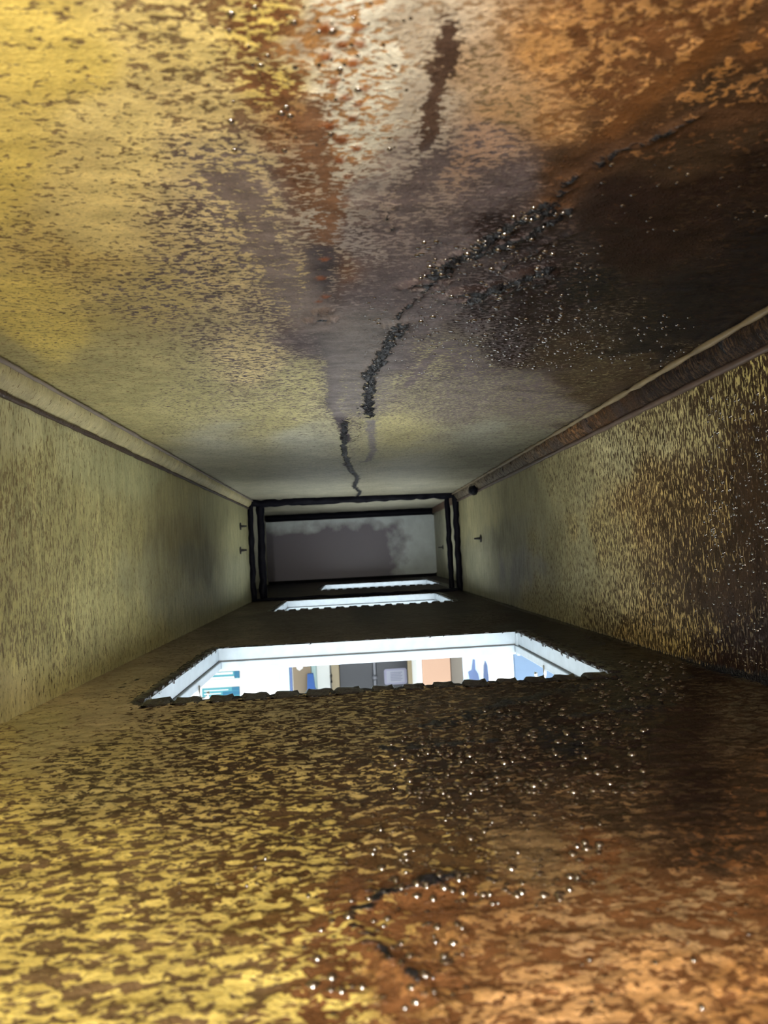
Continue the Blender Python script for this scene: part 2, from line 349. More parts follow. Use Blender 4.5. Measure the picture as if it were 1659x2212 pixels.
FLOOR = [
 (0,2210,Y,BR,.36,.3),(200,2050,Y,BR,.44,.2),(0,1800,Y,BR,.44,.1),(300,1850,Y,BR,.48,.2),(500,2150,Y,BR,.44,.4),(600,1950,Y,(.11,.06,.02),.52,.4),(740,2030,Y,RB,.56,.8),(650,2190,Y,RB,.5,.8),
 (0,1640,(.52,.42,.15),BR,.36,0),(200,1660,(.5,.4,.15),(.07,.05,.025),.44,.1),(60,1560,(.44,.37,.16),BR,.2,0),(200,1540,(.42,.33,.17),BR,.2,0),(250,1460,(.27,.21,.12),BR,.18,0),(380,1410,(.2,.155,.10),DB,.2,.1),(500,1370,(.13,.10,.065),DB,.2,.2),
 (400,1600,(.46,.37,.15),DB,.5,.2),(300,1540,(.4,.31,.16),DB,.3,.1),(500,1700,(.58,.44,.15),DB,.52,.3),(650,1600,(.46,.37,.16),DB,.52,.3),(800,1570,(.42,.34,.15),DB,.55,.4),(640,1530,(.38,.31,.15),DB,.46,.2),(830,1700,(.56,.42,.16),DB,.56,.6),
 (650,1800,Y,(.08,.045,.02),.54,.4),(850,1830,GD,(.09,.05,.02),.62,.8),(960,1560,(.3,.22,.1),DB,.62,.6),(930,1640,(.4,.3,.13),DK,.72,.8),(980,1740,(.5,.37,.13),DB,.72,1),(950,1860,(.56,.42,.13),(.09,.05,.02),.72,.9),(880,1950,(.4,.22,.07),RB,.75,1),
 (790,1980,(.5,.34,.1),RB,.62,1),(820,2120,(.24,.11,.04),RB,.5,.9),(900,2050,(.36,.185,.065),RB,.45,.7),(1020,2000,(.38,.21,.085),RB,.45,.6),(1200,2000,(.42,.255,.12),RB,.46,.4),(1150,2180,(.58,.33,.14),RB,.42,.4),(1400,2120,(.58,.32,.13),RB,.4,.4),(1600,2150,(.50,.255,.09),RB,.42,.3),
 (1500,1950,(.34,.22,.11),RB,.5,.4),(1640,1900,(.26,.135,.05),RB,.55,.3),(1250,1880,(.23,.14,.065),RB,.5,.6),(1100,1860,(.24,.155,.07),BR,.5,.9),(1500,1830,RB,DB,.5,.4),(1300,1760,(.20,.12,.055),DB,.6,.8),(1120,1770,(.19,.12,.055),DB,.6,1),
 (1500,1700,DB,DK,.55,.5),(1650,1740,RB,DB,.6,.2),(1300,1640,DB,DK,.6,.9),(1100,1660,(.16,.1,.05),DK,.65,1),(1200,1580,DB,BK,.6,1),(1450,1580,DB,DK,.6,.5),(1620,1560,(.10,.075,.045),DB,.5,.2),(1640,1640,(.12,.065,.03),DB,.5,.2),
 (1400,1520,DB,BK,.6,1),(1330,1440,DK,BK,.5,.9),(1500,1490,(.09,.06,.03),DK,.6,.3),(1600,1500,(.11,.085,.05),DB,.5,.2),(1080,1520,(.12,.085,.045),DK,.6,.9),(1000,1500,(.28,.21,.1),DB,.6,.6),(1230,1530,(.16,.11,.05),DK,.7,1),
 (1230,1370,DK,BK,.5,.6),(1150,1340,DK,BK,.5,.5),(700,1350,(.085,.064,.042),DB,.25,.2),(900,1345,(.065,.05,.035),DB,.3,.2),(1030,1335,(.07,.055,.04),DK,.4,.2),(600,1305,(.07,.055,.04),DB,.25,.1),(1000,1300,DK,BK,.4,.3),(600,1262,BK,BK,.4,.3),(800,1280,DK,BK,.4,.3),(800,1245,DK,BK,.4,.3),
]
LEFT = [
 (20,890,(.45,.42,.26),BR,.16,0),(150,960,(.42,.39,.23),BR,.2,0),(300,1010,(.40,.38,.22),BR,.1,0),(30,1050,(.42,.38,.19),BR,.36,0),(150,1200,(.43,.38,.18),BR,.32,0),(60,1350,(.46,.41,.18),BR,.36,0),(100,1460,(.52,.46,.22),BR,.22,0),(30,1510,(.55,.48,.26),BR,.12,0),
 (250,1150,(.40,.35,.17),BR,.25,0),(250,1350,(.45,.40,.20),BR,.24,0),(370,1080,(.33,.29,.15),BR,.1,0),(390,1150,(.24,.20,.105),BR,.1,0),(420,1210,(.20,.185,.13),BR,.1,0),(350,1250,(.32,.29,.17),BR,.15,0),(470,1120,(.30,.28,.17),BR,.05,0),(520,1160,(.36,.34,.21),BR,.03,0),(520,1250,(.36,.35,.25),BR,.03,0),(400,1310,(.38,.36,.24),BR,.1,0),
]
RIGHT = [
 (1040,1120,(.37,.34,.19),BR,.04,0),(1060,1230,(.34,.33,.22),BR,.04,0),(1100,1150,(.23,.22,.15),BR,.05,0),(1120,1230,(.22,.215,.20),BR,.05,0),(1160,1080,(.28,.26,.15),BR,.10,0),(1200,1180,(.30,.27,.14),(.10,.075,.04),.3,0),(1220,1280,(.36,.33,.18),(.10,.075,.04),.36,0),
 (1250,1050,(.38,.34,.17),(.1,.07,.04),.36,0),(1300,1150,(.44,.36,.15),(.085,.058,.03),.48,.1),(1300,1320,(.46,.39,.18),(.08,.055,.03),.50,.1),(1370,980,(.5,.45,.24),(.09,.065,.035),.40,.1),(1390,1120,GD,(.085,.05,.022),.54,.2),(1400,1350,GD,(.07,.045,.02),.54,.2),
 (1450,930,(.5,.43,.2),(.08,.055,.03),.48,.2),(1480,1100,GD,(.06,.037,.017),.60,.4),(1480,1380,(.56,.41,.14),(.06,.037,.017),.54,.3),(1550,860,(.5,.42,.18),(.06,.04,.02),.54,.4),(1520,1200,GD,(.05,.032,.018),.66,.6),(1555,1020,GD,DB,.66,.7),(1565,1250,(.2,.13,.06),DB,.82,.9),
 (1550,1400,(.45,.33,.12),DK,.66,1),(1600,1130,(.10,.065,.035),DB,.75,.9),(1630,950,(.4,.31,.12),DB,.64,.7),(1640,800,(.55,.46,.17),DB,.52,.5),(1640,1050,(.12,.07,.035),DB,.75,.8),(1640,1250,(.085,.058,.05),DK,.6,.9),(1620,1400,(.06,.045,.045),DK,.6,1),(1600,1470,(.2,.14,.06),DK,.7,1),
]
LEFT = [(t[0], t[1], (t[2][0]*1.04, t[2][1]*1.05, t[2][2]*.92), (.205, .160, .072), t[4]+.06, t[5]) for t in LEFT]
def stain(P, table, warp):
    """blend the chart over the points of a sheet"""
    uv = chart(P)
    n = len(P)
    a, b = warp
    q = 14.0
    w1 = fbm(P[:, a]*q, P[:, b]*q, 4)-.5; w2 = fbm(P[:, a]*q+40, P[:, b]*q+11, 4)-.5
    pitch = np.clip(np.hypot(uv[:, 0]-752, uv[:, 1]-1198)/700, .12, 1.2)
    uv = uv+np.stack([w1*190*pitch, w2*120*pitch], 1)
    T = np.array([[t[0], t[1]] for t in table], float)
    V = np.array([list(t[2])+list(t[3])+[t[4], t[5]] for t in table], float)
    out = np.zeros((n, 8))
    for s in range(0, n, 20000):
        d2 = ((uv[s:s+20000, None, :]-T[None])**2*np.array([1.0, 1.5])).sum(2)
        w = 1.0/(d2+500.0)**2.1
        out[s:s+20000] = (w @ V)/w.sum(1, keepdims=True)
    return out
def seg_dist(p, pts):
    """distance of points p (n,2) to a polyline and the share of the way along it"""
    pts = np.array(pts, float); best = np.full(len(p), 1e9); along = np.zeros(len(p))
    for i in range(len(pts)-1):
        a, b = pts[i], pts[i+1]; ab = b-a
        t = np.clip(((p-a)@ab)/(ab@ab+1e-12), 0, 1)
        d = np.hypot(*(p-(a+t[:, None]*ab)).T)
        k = d < best; best[k] = d[k]; along[k] = (i+t[k])/(len(pts)-1)
    return best, along

def spread(lo, hi, fine, grow, lines=()):
    v = [lo]; 
    while v[-1] < hi:
        y = max(v[-1], 0.0); v.append(v[-1]+(fine+grow*y*y if v[-1] > .08 else .03))
    v = np.array(v); v = v[v < hi-1e-4]; v = np.append(v, hi)
    for l in lines:
        i = np.argmin(abs(v-l)); v[i] = l
    return np.unique(v)

SURF = {}
def surface_at(name, a, b):
    A, B, P = SURF[name]; return Vector(P[np.argmin(abs(A-a)), np.argmin(abs(B-b))])
def sheet(name, A, B, place, mat, attrs, holes=(), solid=True):
    """a grid of A x B points placed in space; attrs = (n,8) film, patch, cover, wet, plus goo"""
    na, nb = len(A), len(B)
    idx = np.arange(na*nb).reshape(na, nb)
    ga, gb = np.meshgrid(A, B, indexing='ij')
    P = place(ga.ravel(), gb.ravel())
    P, att, goo = attrs(P)
    SURF[name] = (A, B, P.reshape(na, nb, 3))
    quads = np.stack([idx[:-1, :-1], idx[1:, :-1], idx[1:, 1:], idx[:-1, 1:]], -1).reshape(-1, 4)
    if holes:
        ca = ((A[:-1]+A[1:])/2)[:, None]+0*B[None, :-1]; cb = ((B[:-1]+B[1:])/2)[None, :]+0*A[:-1, None]
        keep = np.ones(ca.shape, bool)
        for x0, x1, y0, y1 in holes: keep &= ~((ca > x0) & (ca < x1) & (cb > y0) & (cb < y1))
        quads = quads[keep.ravel()]
    me = bpy.data.meshes.new(name)
    me.vertices.add(len(P)); me.vertices.foreach_set('co', P.astype(np.float32).ravel())
    me.loops.add(quads.size); me.loops.foreach_set('vertex_index', quads.ravel().astype(np.int32))
    me.polygons.add(len(quads)); me.polygons.foreach_set('loop_start', (np.arange(len(quads))*4).astype(np.int32))
    me.update(calc_edges=True); me.validate()
    me.polygons.foreach_set('use_smooth', np.ones(len(me.polygons), bool))
    for nm, s in (('film', att[:, 0:3]), ('patch', att[:, 3:6])):
        a = me.attributes.new(nm, 'FLOAT_COLOR', 'POINT')
        a.data.foreach_set('color', np.concatenate([s, np.ones((len(s), 1))], 1).astype(np.float32).ravel())
    for nm, s in (('cover', att[:, 6]), ('wet', att[:, 7]), ('goo', goo)):
        a = me.attributes.new(nm, 'FLOAT', 'POINT'); a.data.foreach_set('value', s.astype(np.float32))
    if holes:
        bm = bmesh.new(); bm.from_mesh(me)
        bmesh.ops.delete(bm, geom=[v for v in bm.verts if not v.link_faces], context='VERTS'); bm.to_mesh(me); bm.free()
    o = link(name, me, mat); o['kind'] = 'structure'
    return o

# ------------------------------------------------------------------ ceiling sheet with its tar runs
def cpts(*uv): return [tuple(on_ceiling(u, v))[:2] for u, v in uv]
CEIL = [(t[0], t[1], t[2], t[3], t[4]+(.09 if t[1] > 520 and t[4] < .35 and t[0] < 1000 else 0), t[5]) for t in CEIL]
CEIL_RUNS = [  # points down the run, half width (m), height (m), strength
 (cpts((745,905),(742,950),(746,985),(757,1010),(772,1030),(765,1050),(778,1062),(768,1078)), .0062, .0035, .85),
 (cpts((880,695),(855,715),(832,745),(826,772),(800,800),(798,830),(795,870),(800,905)), .0075, .0042, .80),
 (cpts((775,870),(780,915),(770,945),(752,962)), .0045, .0012, .45),
 (cpts((1200,430),(1130,470),(1065,510),(1010,545),(960,570),(925,600)), .0065, .0035, .72),
 (cpts((1240,440),(1180,480),(1120,515),(1070,535),(1010,553)), .0050, .0035, .75),
 (cpts((1200,450),(1140,455),(1090,490),(1040,520)), .0045, .0030, .68),
 (cpts((1240,500),(1170,530),(1110,560),(1060,590)), .0032, .0020, .5),
 (cpts((1200,570),(1130,595),(1080,615),(1030,640),(995,650)), .0050, .0036, .85),
 (cpts((1180,610),(1120,620),(1060,640),(1010,655)), .0035, .0022, .6),
 (cpts((965,585),(930,608),(900,640),(870,670),(850,690)), .0036, .0025, .6),
 (cpts((862,440),(840,480),(838,500)), .0028, .0015, .5),
 (cpts((1500,250),(1420,290),(1330,330),(1250,380),(1190,440)), .0040, .0020, .5),
]
CEIL_STAINS = [  # brown purple runs that colour the film without building up: points, half width, film, patch
 (cpts((690,540),(688,620),(692,690),(712,740),(722,790),(722,850),(716,870),(728,892),(742,925),(750,955)), .0062, (.060,.048,.054), PB),
 (cpts((968,45),(962,110),(945,180),(938,240),(920,300),(915,325)), .0030, (.085,.05,.035), DB),
 (cpts((980,735),(930,775),(905,800),(880,835)), .0050, (.13,.10,.10), PB),
 (cpts((800,905),(802,940),(806,975),(795,995),(784,998)), .0060, (.16,.14,.14), PB),
 (cpts((780,700),(778,760),(775,830),(770,890)), .016, (.17,.145,.135), PB),
 (cpts((480,370),(540,440),(570,520),(620,620),(690,700)), .0090, (.20,.155,.14), PB),
 (cpts((745,1000),(772,1030),(765,1050),(778,1062),(768,1078)), .0055, (.06,.05,.06), PB),
 (cpts((670,230),(690,330),(712,420),(705,520)), .0034, (.21,.105,.05), RB),
 (cpts((965,335),(925,380),(890,430),(880,460)), .0060, (.13,.10,.10), PB),
 (cpts((1659,20),(1560,110),(1470,170),(1400,250),(1300,320),(1220,370)), .0040, (.09,.045,.02), DB),
 (cpts((1560,70),(1500,130),(1400,210),(1320,290)), .0030, (.14,.06,.02), DB),
 (cpts((1659,230),(1520,260),(1420,290),(1330,330),(1250,380),(1190,440)), .0050, (.08,.04,.02), DB),
]
SPOTS = [(u, v, r) for u, v, r in ((740,95,.0022),(765,135,.0026),(705,120,.0022),(745,210,.0024),(775,225,.0022),(710,270,.003),(735,300,.003),(760,255,.0024),(790,190,.002),(700,60,.0026),(770,60,.002),(720,175,.0022),(735,345,.0026),(770,320,.0022),(750,380,.002),(778,95,.002),(700,560,.0028),(694,600,.003),(704,640,.003),(690,650,.0024))]
def ceiling_attrs(P):
    att = stain(P, CEIL, (0, 1)); p = P[:, :2]
    goo = np.zeros(len(P)); h = np.zeros(len(P))
    wob = np.stack([fbm(p[:, 0]*90, p[:, 1]*90, 3)-.5, fbm(p[:, 0]*90+31, p[:, 1]*90+7, 3)-.5], 1)*.010
    lump = fbm(p[:, 0]*230+5, p[:, 1]*230+3, 3)
    for pts, w, ht, s in CEIL_RUNS:
        d, t = seg_dist(p+wob, pts)
        f = np.exp(-(d/w)**2)*sstep(0, .06, t+.03)*sstep(1.04, .94, t)
        goo = np.maximum(goo, f*s*(0.55+0.9*lump)); h = np.maximum(h, f*ht*(0.2+2.2*(lump-.3).clip(0)))
    for pts, w, fc, pc in CEIL_STAINS:
        d, t = seg_dist(p+wob*.7, pts); f = np.exp(-(d/w)**4)*sstep(0, .05, t+.02)*sstep(1.03, .95, t)
        fw = np.exp(-(d/(w*2.2))**4)[:, None]
        att[:, 3:6] = att[:, 3:6]*(1-fw)+np.array(fc)*fw
        att[:, 6] = att[:, 6]+((.95 if fc[0] < .11 else .74)-att[:, 6]).clip(0)*f*(.5+.9*lump).clip(0, 1)
    for u, v, r in SPOTS:
        d = np.hypot(*((p+wob*.2-np.array(cpts((u, v))[0])).T)); f = sstep(r*1.15, r*.75, d)[:, None]
        att[:, :3] = att[:, :3]*(1-f)+np.array((.30, .105, .03))*f; att[:, 3:6] = att[:, 3:6]*(1-f)+np.array((.22, .07, .02))*f; h = np.maximum(h, f[:, 0]*.0006)
    # two blisters with raised rims by the heaviest runs, and smaller ones along the left run
    for (u, v), r in (((1025, 632), .012), ((915, 612), .008), ((692, 690), .006), ((700, 672), .004), ((846, 702), .004), ((1150, 590), .008)):
        c = np.array(cpts((u, v))[0]); dd = p+wob*.4-c; d = np.hypot(dd[:, 0]*.65+dd[:, 1]*.3, dd[:, 1]*1.2)/r
        rim = np.exp(-((d-1)/.28)**2); h = np.maximum(h, rim*.0035); goo = np.maximum(goo, np.exp(-(d/.8)**2)*.8)
    # broad black tar zone toward the right, its small pimples
    blotch = sstep(.5, .62, fbm(p[:, 0]*110+60, p[:, 1]*110+20, 3))
    h = h+att[:, 7]*blotch*.0007+(fbm(p[:, 0]*60, p[:, 1]*60)-.5)*.0007
    P = P.copy(); P[:, 2] -= h
    return P, att, goo.clip(0, 1)
XS = np.linspace(XL, XR, 330)
YS = spread(Y0, YJ+.03, .0016, .0042)
sheet('ceiling', XS, YS[::-1], lambda a, b: np.stack([a, b, ceil_z(a)], 1), M['ceiling'], ceiling_attrs)

# ------------------------------------------------------------------ floor sheet with the three cut openings
def fpts(*uv): return [tuple(on_floor(u, v))[:2] for u, v in uv]
FLOOR_RUNS = [
 (fpts((1300,1480),(1180,1505),(1080,1530),(1000,1555),(930,1575)), .016, .0022, .62),
 (fpts((1120,1545),(1040,1560),(960,1580)), .012, .0012, .52),
 (fpts((1440,1525),(1380,1532),(1300,1545),(1220,1552)), .012, .0022, .60),
 (fpts((1060,1605),(960,1612),(840,1618)), .010, .0010, .62),
 (fpts((940,1672),(880,1690),(840,1700)), .006, .0010, .5),
 (fpts((985,1905),(900,1925),(820,1945),(760,1990)), .0055, .0030, .62),
 (fpts((760,1990),(820,2040),(850,2110),(930,2180)), .0035, .0024, .48),
 (fpts((310,1480),(250,1490),(290,1470)), .008, .0008, .5),
]
def floor_attrs(P):
    att = stain(P, FLOOR, (0, 1)); p = P[:, :2]
    goo = np.zeros(len(P)); h = np.zeros(len(P))
    wob = np.stack([fbm(p[:, 0]*70, p[:, 1]*70, 3)-.5, fbm(p[:, 0]*70+31, p[:, 1]*70+7, 3)-.5], 1)*.012
    lump = fbm(p[:, 0]*150+5, p[:, 1]*150+3, 3)
    for pts, w, ht, s in FLOOR_RUNS:
        d, t = seg_dist(p+wob, pts); f = np.exp(-(d/w)**2)
        goo = np.maximum(goo, f*s*(0.55+0.9*lump)); h = np.maximum(h, f*ht*(0.35+1.5*(lump-.2).clip(0)))
    for x0, x1, y0, y1 in OPEN:                # grease banked up round each opening
        dx = np.maximum(np.maximum(x0-p[:, 0], p[:, 0]-x1), 0); dy = np.maximum(np.maximum(y0-p[:, 1], p[:, 1]-y1), 0)
        d = np.hypot(dx, dy)
        wd = .014+.012*(p[:, 0] > x1)
        f = np.exp(-((d+wob[:, 0]*.7)/wd)**2)
        goo = np.maximum(goo, f*(.62+.4*lump)); h = np.maximum(h, f*.003*(.3+lump)*sstep(0, .004, d))
    dR = XR-p[:, 0]                            # wet black corner along the right wall
    f = np.exp(-((dR+wob[:, 0])/.018)**2)*sstep(.45, .7, p[:, 1]); goo = np.maximum(goo, f*.75)
    blotch = sstep(.5, .62, fbm(p[:, 0]*110+60, p[:, 1]*110+20, 3))
    h = h+att[:, 7]*blotch*.0008+(fbm(p[:, 0]*60, p[:, 1]*60)-.5)*.0009
    ridge = 1-abs(2*fbm(p[:, 0]*62, p[:, 1]*110, 3)-1)
    h = h+ridge**3*.0011*sstep(1.2, .4, p[:, 1])
    P = P.copy(); P[:, 2] += h
    return P, att, goo.clip(0, 1)
xl = [v for o in OPEN for v in o[:2]]
XF = np.linspace(XL2, XR2, 420)
for l in xl: XF[np.argmin(abs(XF-l))] = l
for l in (XL, XR): XF[np.argmin(abs(XF-l))] = l
YF = spread(Y0, YE, .0016, .0042, [v for o in OPEN for v in o[2:]])
sheet('floor', XF, YF, lambda a, b: np.stack([a, b, 0*a], 1), M['floor'], floor_attrs, OPEN)

# ------------------------------------------------------------------ side walls, end walls, wider section past the joint
def wall_attrs(table):
    def f(P):
        att = stain(P, table, (1, 2)); goo = np.zeros(len(P))
        if P[0, 0] > 0:                        # drips and grease at the foot of the right wall
            foot = .010+.030*fbm(P[:, 1]*90, P[:, 1]*0+3, 3)
            goo = np.exp(-(P[:, 2]/foot)**2)*sstep(.75, .45, P[:, 1])*.75+np.exp(-(P[:, 2]/.006)**2)*.5
        h = (fbm(P[:, 1]*70, P[:, 2]*35, 3)-.5)*.0016
        P = P.copy(); P[:, 0] += h*(-1 if P[0, 0] > 0 else 1)
        return P, att, goo.clip(0, 1)
    return f
YW = spread(Y0, YJ+.03, .0022, .0055)
ZW = np.linspace(-.001, 1, 110)
sheet('wall_left', YW, ZW, lambda a, b: np.stack([0*a+XL, a, b*(ceil_z(XL)+.002)], 1), M['wall_left'], wall_attrs(LEFT))
sheet('wall_right', YW[::-1], ZW, lambda a, b: np.stack([0*a+XR, a, b*(ceil_z(XR)+.002)], 1), M['wall'], wall_attrs(RIGHT))
def plain_attrs(film, cover=.08, patch=BR):
    def f(P):
        att = np.tile(np.array(list(film)+list(patch)+[cover, 0.0]), (len(P), 1)); return P, att, np.zeros(len(P))
    return f
ya = np.linspace(YJ+.03, YE, 24); za = np.linspace(0, ZC2, 14); xa = np.linspace(XL2, XR2, 24)
sheet('wall_left_beyond', ya, za, lambda a, b: np.stack([0*a+XL2, a, b], 1), M['wall'], plain_attrs(GO))
sheet('wall_right_beyond', ya[::-1], za, lambda a, b: np.stack([0*a+XR2, a, b], 1), M['wall'], plain_attrs((.40, .39, .27)))
sheet('ceiling_beyond', xa, ya[::-1], lambda a, b: np.stack([a, b, 0*a+ZC2], 1), M['ceiling'], plain_attrs(GO))
sheet('wall_end', xa, za, lambda a, b: np.stack([a, 0*a+YE, b], 1), M['wall'], plain_attrs(BK, .4, BK))
sheet('wall_behind', np.linspace(XL, XR, 20), np.linspace(0, .29, 12), lambda a, b: np.stack([a, 0*a+Y0, b], 1), M['wall'], plain_attrs((.3, .22, .1), .3))
bm = bmesh.new()                                # step where the narrow duct meets the wider one
add_box(bm, (XL2, YJ+.022, 0), (XL-.001, YJ+.034, ZC2)); add_box(bm, (XR+.001, YJ+.022, 0), (XR2, YJ+.034, ZC2))
add_box(bm, (XL2, YJ+.022, .2925), (XR2, YJ+.034, ZC2))
setp(obj('wall_step', bm, M['tar']), kind='structure')

# ------------------------------------------------------------------ seam flanges along the tops of the side walls
def flange_strip(name, x, side, z0, z1, table_film, label):
    """pressed strip where wall and ceiling meet, one long mesh with its own relief"""
    ys = np.linspace(Y0, YJ+.01, 900); prof = np.linspace(0, 1, 9)
    def place(a, b):
        bul = np.sin(b*np.pi)*.0035+.0015
        tilt = .012*b                          # leans into the corner under the ceiling
        return np.stack([x-side*(bul+tilt), a, z0+(z1-z0)*b], 1)
    def att(P):
        n = fbm(P[:, 1]*34, P[:, 2]*20, 3); r = fbm(P[:, 1]*120, P[:, 2]*40, 3)
        A = table_film(P, n)
        h = (r-.5)*(.0045 if side > 0 else .0012)
        P = P.copy(); P[:, 0] -= side*h
        return P, A, (np.clip((r-.62)*3, 0, 1) if side > 0 else np.zeros(len(P)))
    o = sheet(name, ys if side < 0 else ys[::-1], prof, place, M['wall'], att)
    return o
def film_left(P, n):
    A = np.zeros((len(P), 8)); A[:, :3] = np.array((.42, .365, .19))[None]*(.85+.3*n[:, None]); A[:, 3:6] = BR; A[:, 6] = .1
    return A
def film_right(P, n):
    A = np.zeros((len(P), 8)); k = sstep(.45, .58, n)[:, None]; far = sstep(.9, 1.5, P[:, 1])[:, None]
    near = sstep(1.0, .7, P[:, 1])[:, None]
    c = np.array(OB)[None]*(1-k)*.55+np.array((.10, .066, .052))[None]*k
    c = c*(1-near)+np.array((.017, .012, .011))[None]*near
    A[:, :3] = c*(1-far)+np.array((.20, .165, .11))[None]*far
    A[:, 3:6] = DB; A[:, 6] = .42; A[:, 7] = .4
    return A
flange_strip('trim_left', XL, -1, .2675, .2855, film_left, '')
flange_strip('trim_right', XR, 1, .2600, .2815, film_right, '')
def bead(name, x, z, r, mat, rv, step=.012):
    bm = bmesh.new(); pts = []; rad = []
    y = Y0+.01
    while y < YJ:
        pts.append((x+mnoise.noise(Vector((y*30, x, 2)))*.0006, y, z+mnoise.noise(Vector((y*22, z, 5)))*.0006))
        rad.append(r*(1+rv*mnoise.noise(Vector((y*45, 1, x))))); y += step
    add_tube(bm, pts, r, 8, rad); o = obj(name, bm, mat, None, True); o['kind'] = 'structure'; return o
bead('trim_1', XL+.0025, .2660, .0028, M['seal'], .35, .006)
bead('trim_2', XL+.0150, .2865, .0020, principled('old grey sealant', (.19, .155, .13), .5, vary=.4, vscale=40), .6)
bead('trim_3', XR-.0025, .2590, .0032, principled('rusty seam edge', (.10, .066, .05), .4, vary=.5, vscale=60), .4)
bead('trim_4', XR-.0160, .2800, .0030, principled('grease edge under ceiling', (.21, .16, .09), .4, vary=.5, vscale=70), .8)

# ------------------------------------------------------------------ opening collars: white frame, bent tabs, hooks
def make_tab_mesh(kind):
    bm = bmesh.new(); w, l, hh = .0138, .016, .0037
    add_prism(bm, [(-w, -.002), (w, -.002), (w*.62, hh), (-w*.62, hh*.92)], 'y', 0, l)
    bmesh.ops.subdivide_edges(bm, edges=bm.edges, cuts=3, use_grid_fill=True)
    for v in bm.verts:
        v.co.z -= max(0, v.co.y-.006)*.32*(v.co.z > .001)
        v.co += mnoise.noise_vector(v.co*190+Vector((kind*7.7, kind*3.1, 0)))*.0015
    bmesh.ops.recalc_face_normals(bm, faces=bm.faces)
    me = bpy.data.meshes.new('tab'); bm.to_mesh(me); bm.free()
    me.polygons.foreach_set('use_smooth', [True]*len(me.polygons)); me.materials.append(M['crust'])
    return me
TABS = [make_tab_mesh(k) for k in range(6)]
def hook(bm, p, side):
    pts = [Vector((p[0], p[1], p[2]+.004))]
    for k in range(9):
        a = math.pi*k/8*1.15
        pts.append(Vector((p[0]-side*.0055*(1-math.cos(a)), p[1], p[2]-.006-.0055*math.sin(a))))
    add_tube(bm, pts, .0021, 8)
def collar(i, label):
    x0, x1, y0, y1 = OPEN[i]
    root = empty('vent_collar', ((x0+x1)/2, (y0+y1)/2, 0), label, 'duct collar', 'collars in the duct floor')
    inv = root.location
    t = .0015
    def part(name, bm, mat, smooth=False):
        bmesh.ops.translate(bm, verts=bm.verts, vec=-inv); return obj(name, bm, mat, root, smooth)
    # upper band, groove, and lower rail stepping in, on the four sides
    for nm, lo, hi in (('upper_band', -.0143, .0015),):
        bm = bmesh.new(); add_box(bm, (x0, y0, lo), (x0+t, y1, hi)); add_box(bm, (x1-t, y0, lo), (x1, y1, hi))
        add_box(bm, (x0+t, y1-t, lo), (x1-t, y1, hi)); add_box(bm, (x0+t, y0, lo), (x1-t, y0+t, hi)); part(nm, bm, M['white_metal'])
    bm = bmesh.new(); s = .0045
    add_box(bm, (x0-.002, y0, -.0160), (x0+.0008, y1, -.0143)); add_box(bm, (x1-.0008, y0, -.0160), (x1+.002, y1, -.0143))
    add_box(bm, (x0, y1-.0008, -.0160), (x1, y1+.002, -.0143)); add_box(bm, (x0, y0-.002, -.0160), (x1, y0+.0008, -.0143)); part('groove', bm, M['groove'])
    for nm, bx in (('left_rail', ((x0-.004, y0, -.0262), (x0+s, y1, -.0160))), ('right_rail', ((x1-s, y0, -.0262), (x1+.004, y1, -.0160))),
                   ('far_rail', ((x0+s, y1-s, -.0288), (x1-s, y1+.004, -.0160))), ('near_rail', ((x0+s, y0-.004, -.0288), (x1-s, y0+s, -.0160)))):
        bm = bmesh.new(); add_box(bm, bx[0], bx[1], .0012); part(nm, bm, M['white_metal'])
    for side, x in ((-1, x0+.004), (1, x1-.004)):
        bm = bmesh.new(); hook(bm, (x-side*.0, y0+(y1-y0)*.58, -.0255), side); part('hook', bm, M['steel'], True)
    bm = bmesh.new(); add_box(bm, (x1-.0035, y1-.012, -.030), (x1+.001, y1-.0015, .001), .001); part('corner_clip', bm, M['white_metal'])
    k = 0
    def tab(x, y, rz, mesh, sc=1.0):
        o = bpy.data.objects.new('tab', mesh); o.parent = root
        o.location = (x-inv.x, y-inv.y, .001); o.rotation_euler = (0, 0, rz); o.scale = (sc, sc, sc); COL.objects.link(o)
    rr = random.Random(5+i)
    n = 15; pit = (x1-x0)/n
    for j in range(n):
        tab(x0+pit*(j+.5)+rr.uniform(-.002, .002), y0+.001, math.pi+rr.uniform(-.08, .08), TABS[rr.randrange(6)], rr.uniform(.85, 1.08)*(1 if i == 0 else .8))
        tab(x0+pit*(j+.5), y1-.001, rr.uniform(-.06, .06), TABS[rr.randrange(6)], .6)
    m = 13; pit = (y1-y0)/m
    for j in range(m):
        tab(x0+.001, y0+pit*(j+.5), math.pi/2+rr.uniform(-.08, .08), TABS[rr.randrange(6)], rr.uniform(.85, 1.05))
        tab(x1-.001, y0+pit*(j+.5), -math.pi/2+rr.uniform(-.08, .08), TABS[rr.randrange(6)], rr.uniform(.85, 1.05))
    return root
collar(0, 'largest and nearest white metal collar opening with grease-crusted tabs')
collar(1, 'middle white collar opening just before the black joint frame')
collar(2, 'farthest narrow white collar opening beyond the black joint frame')

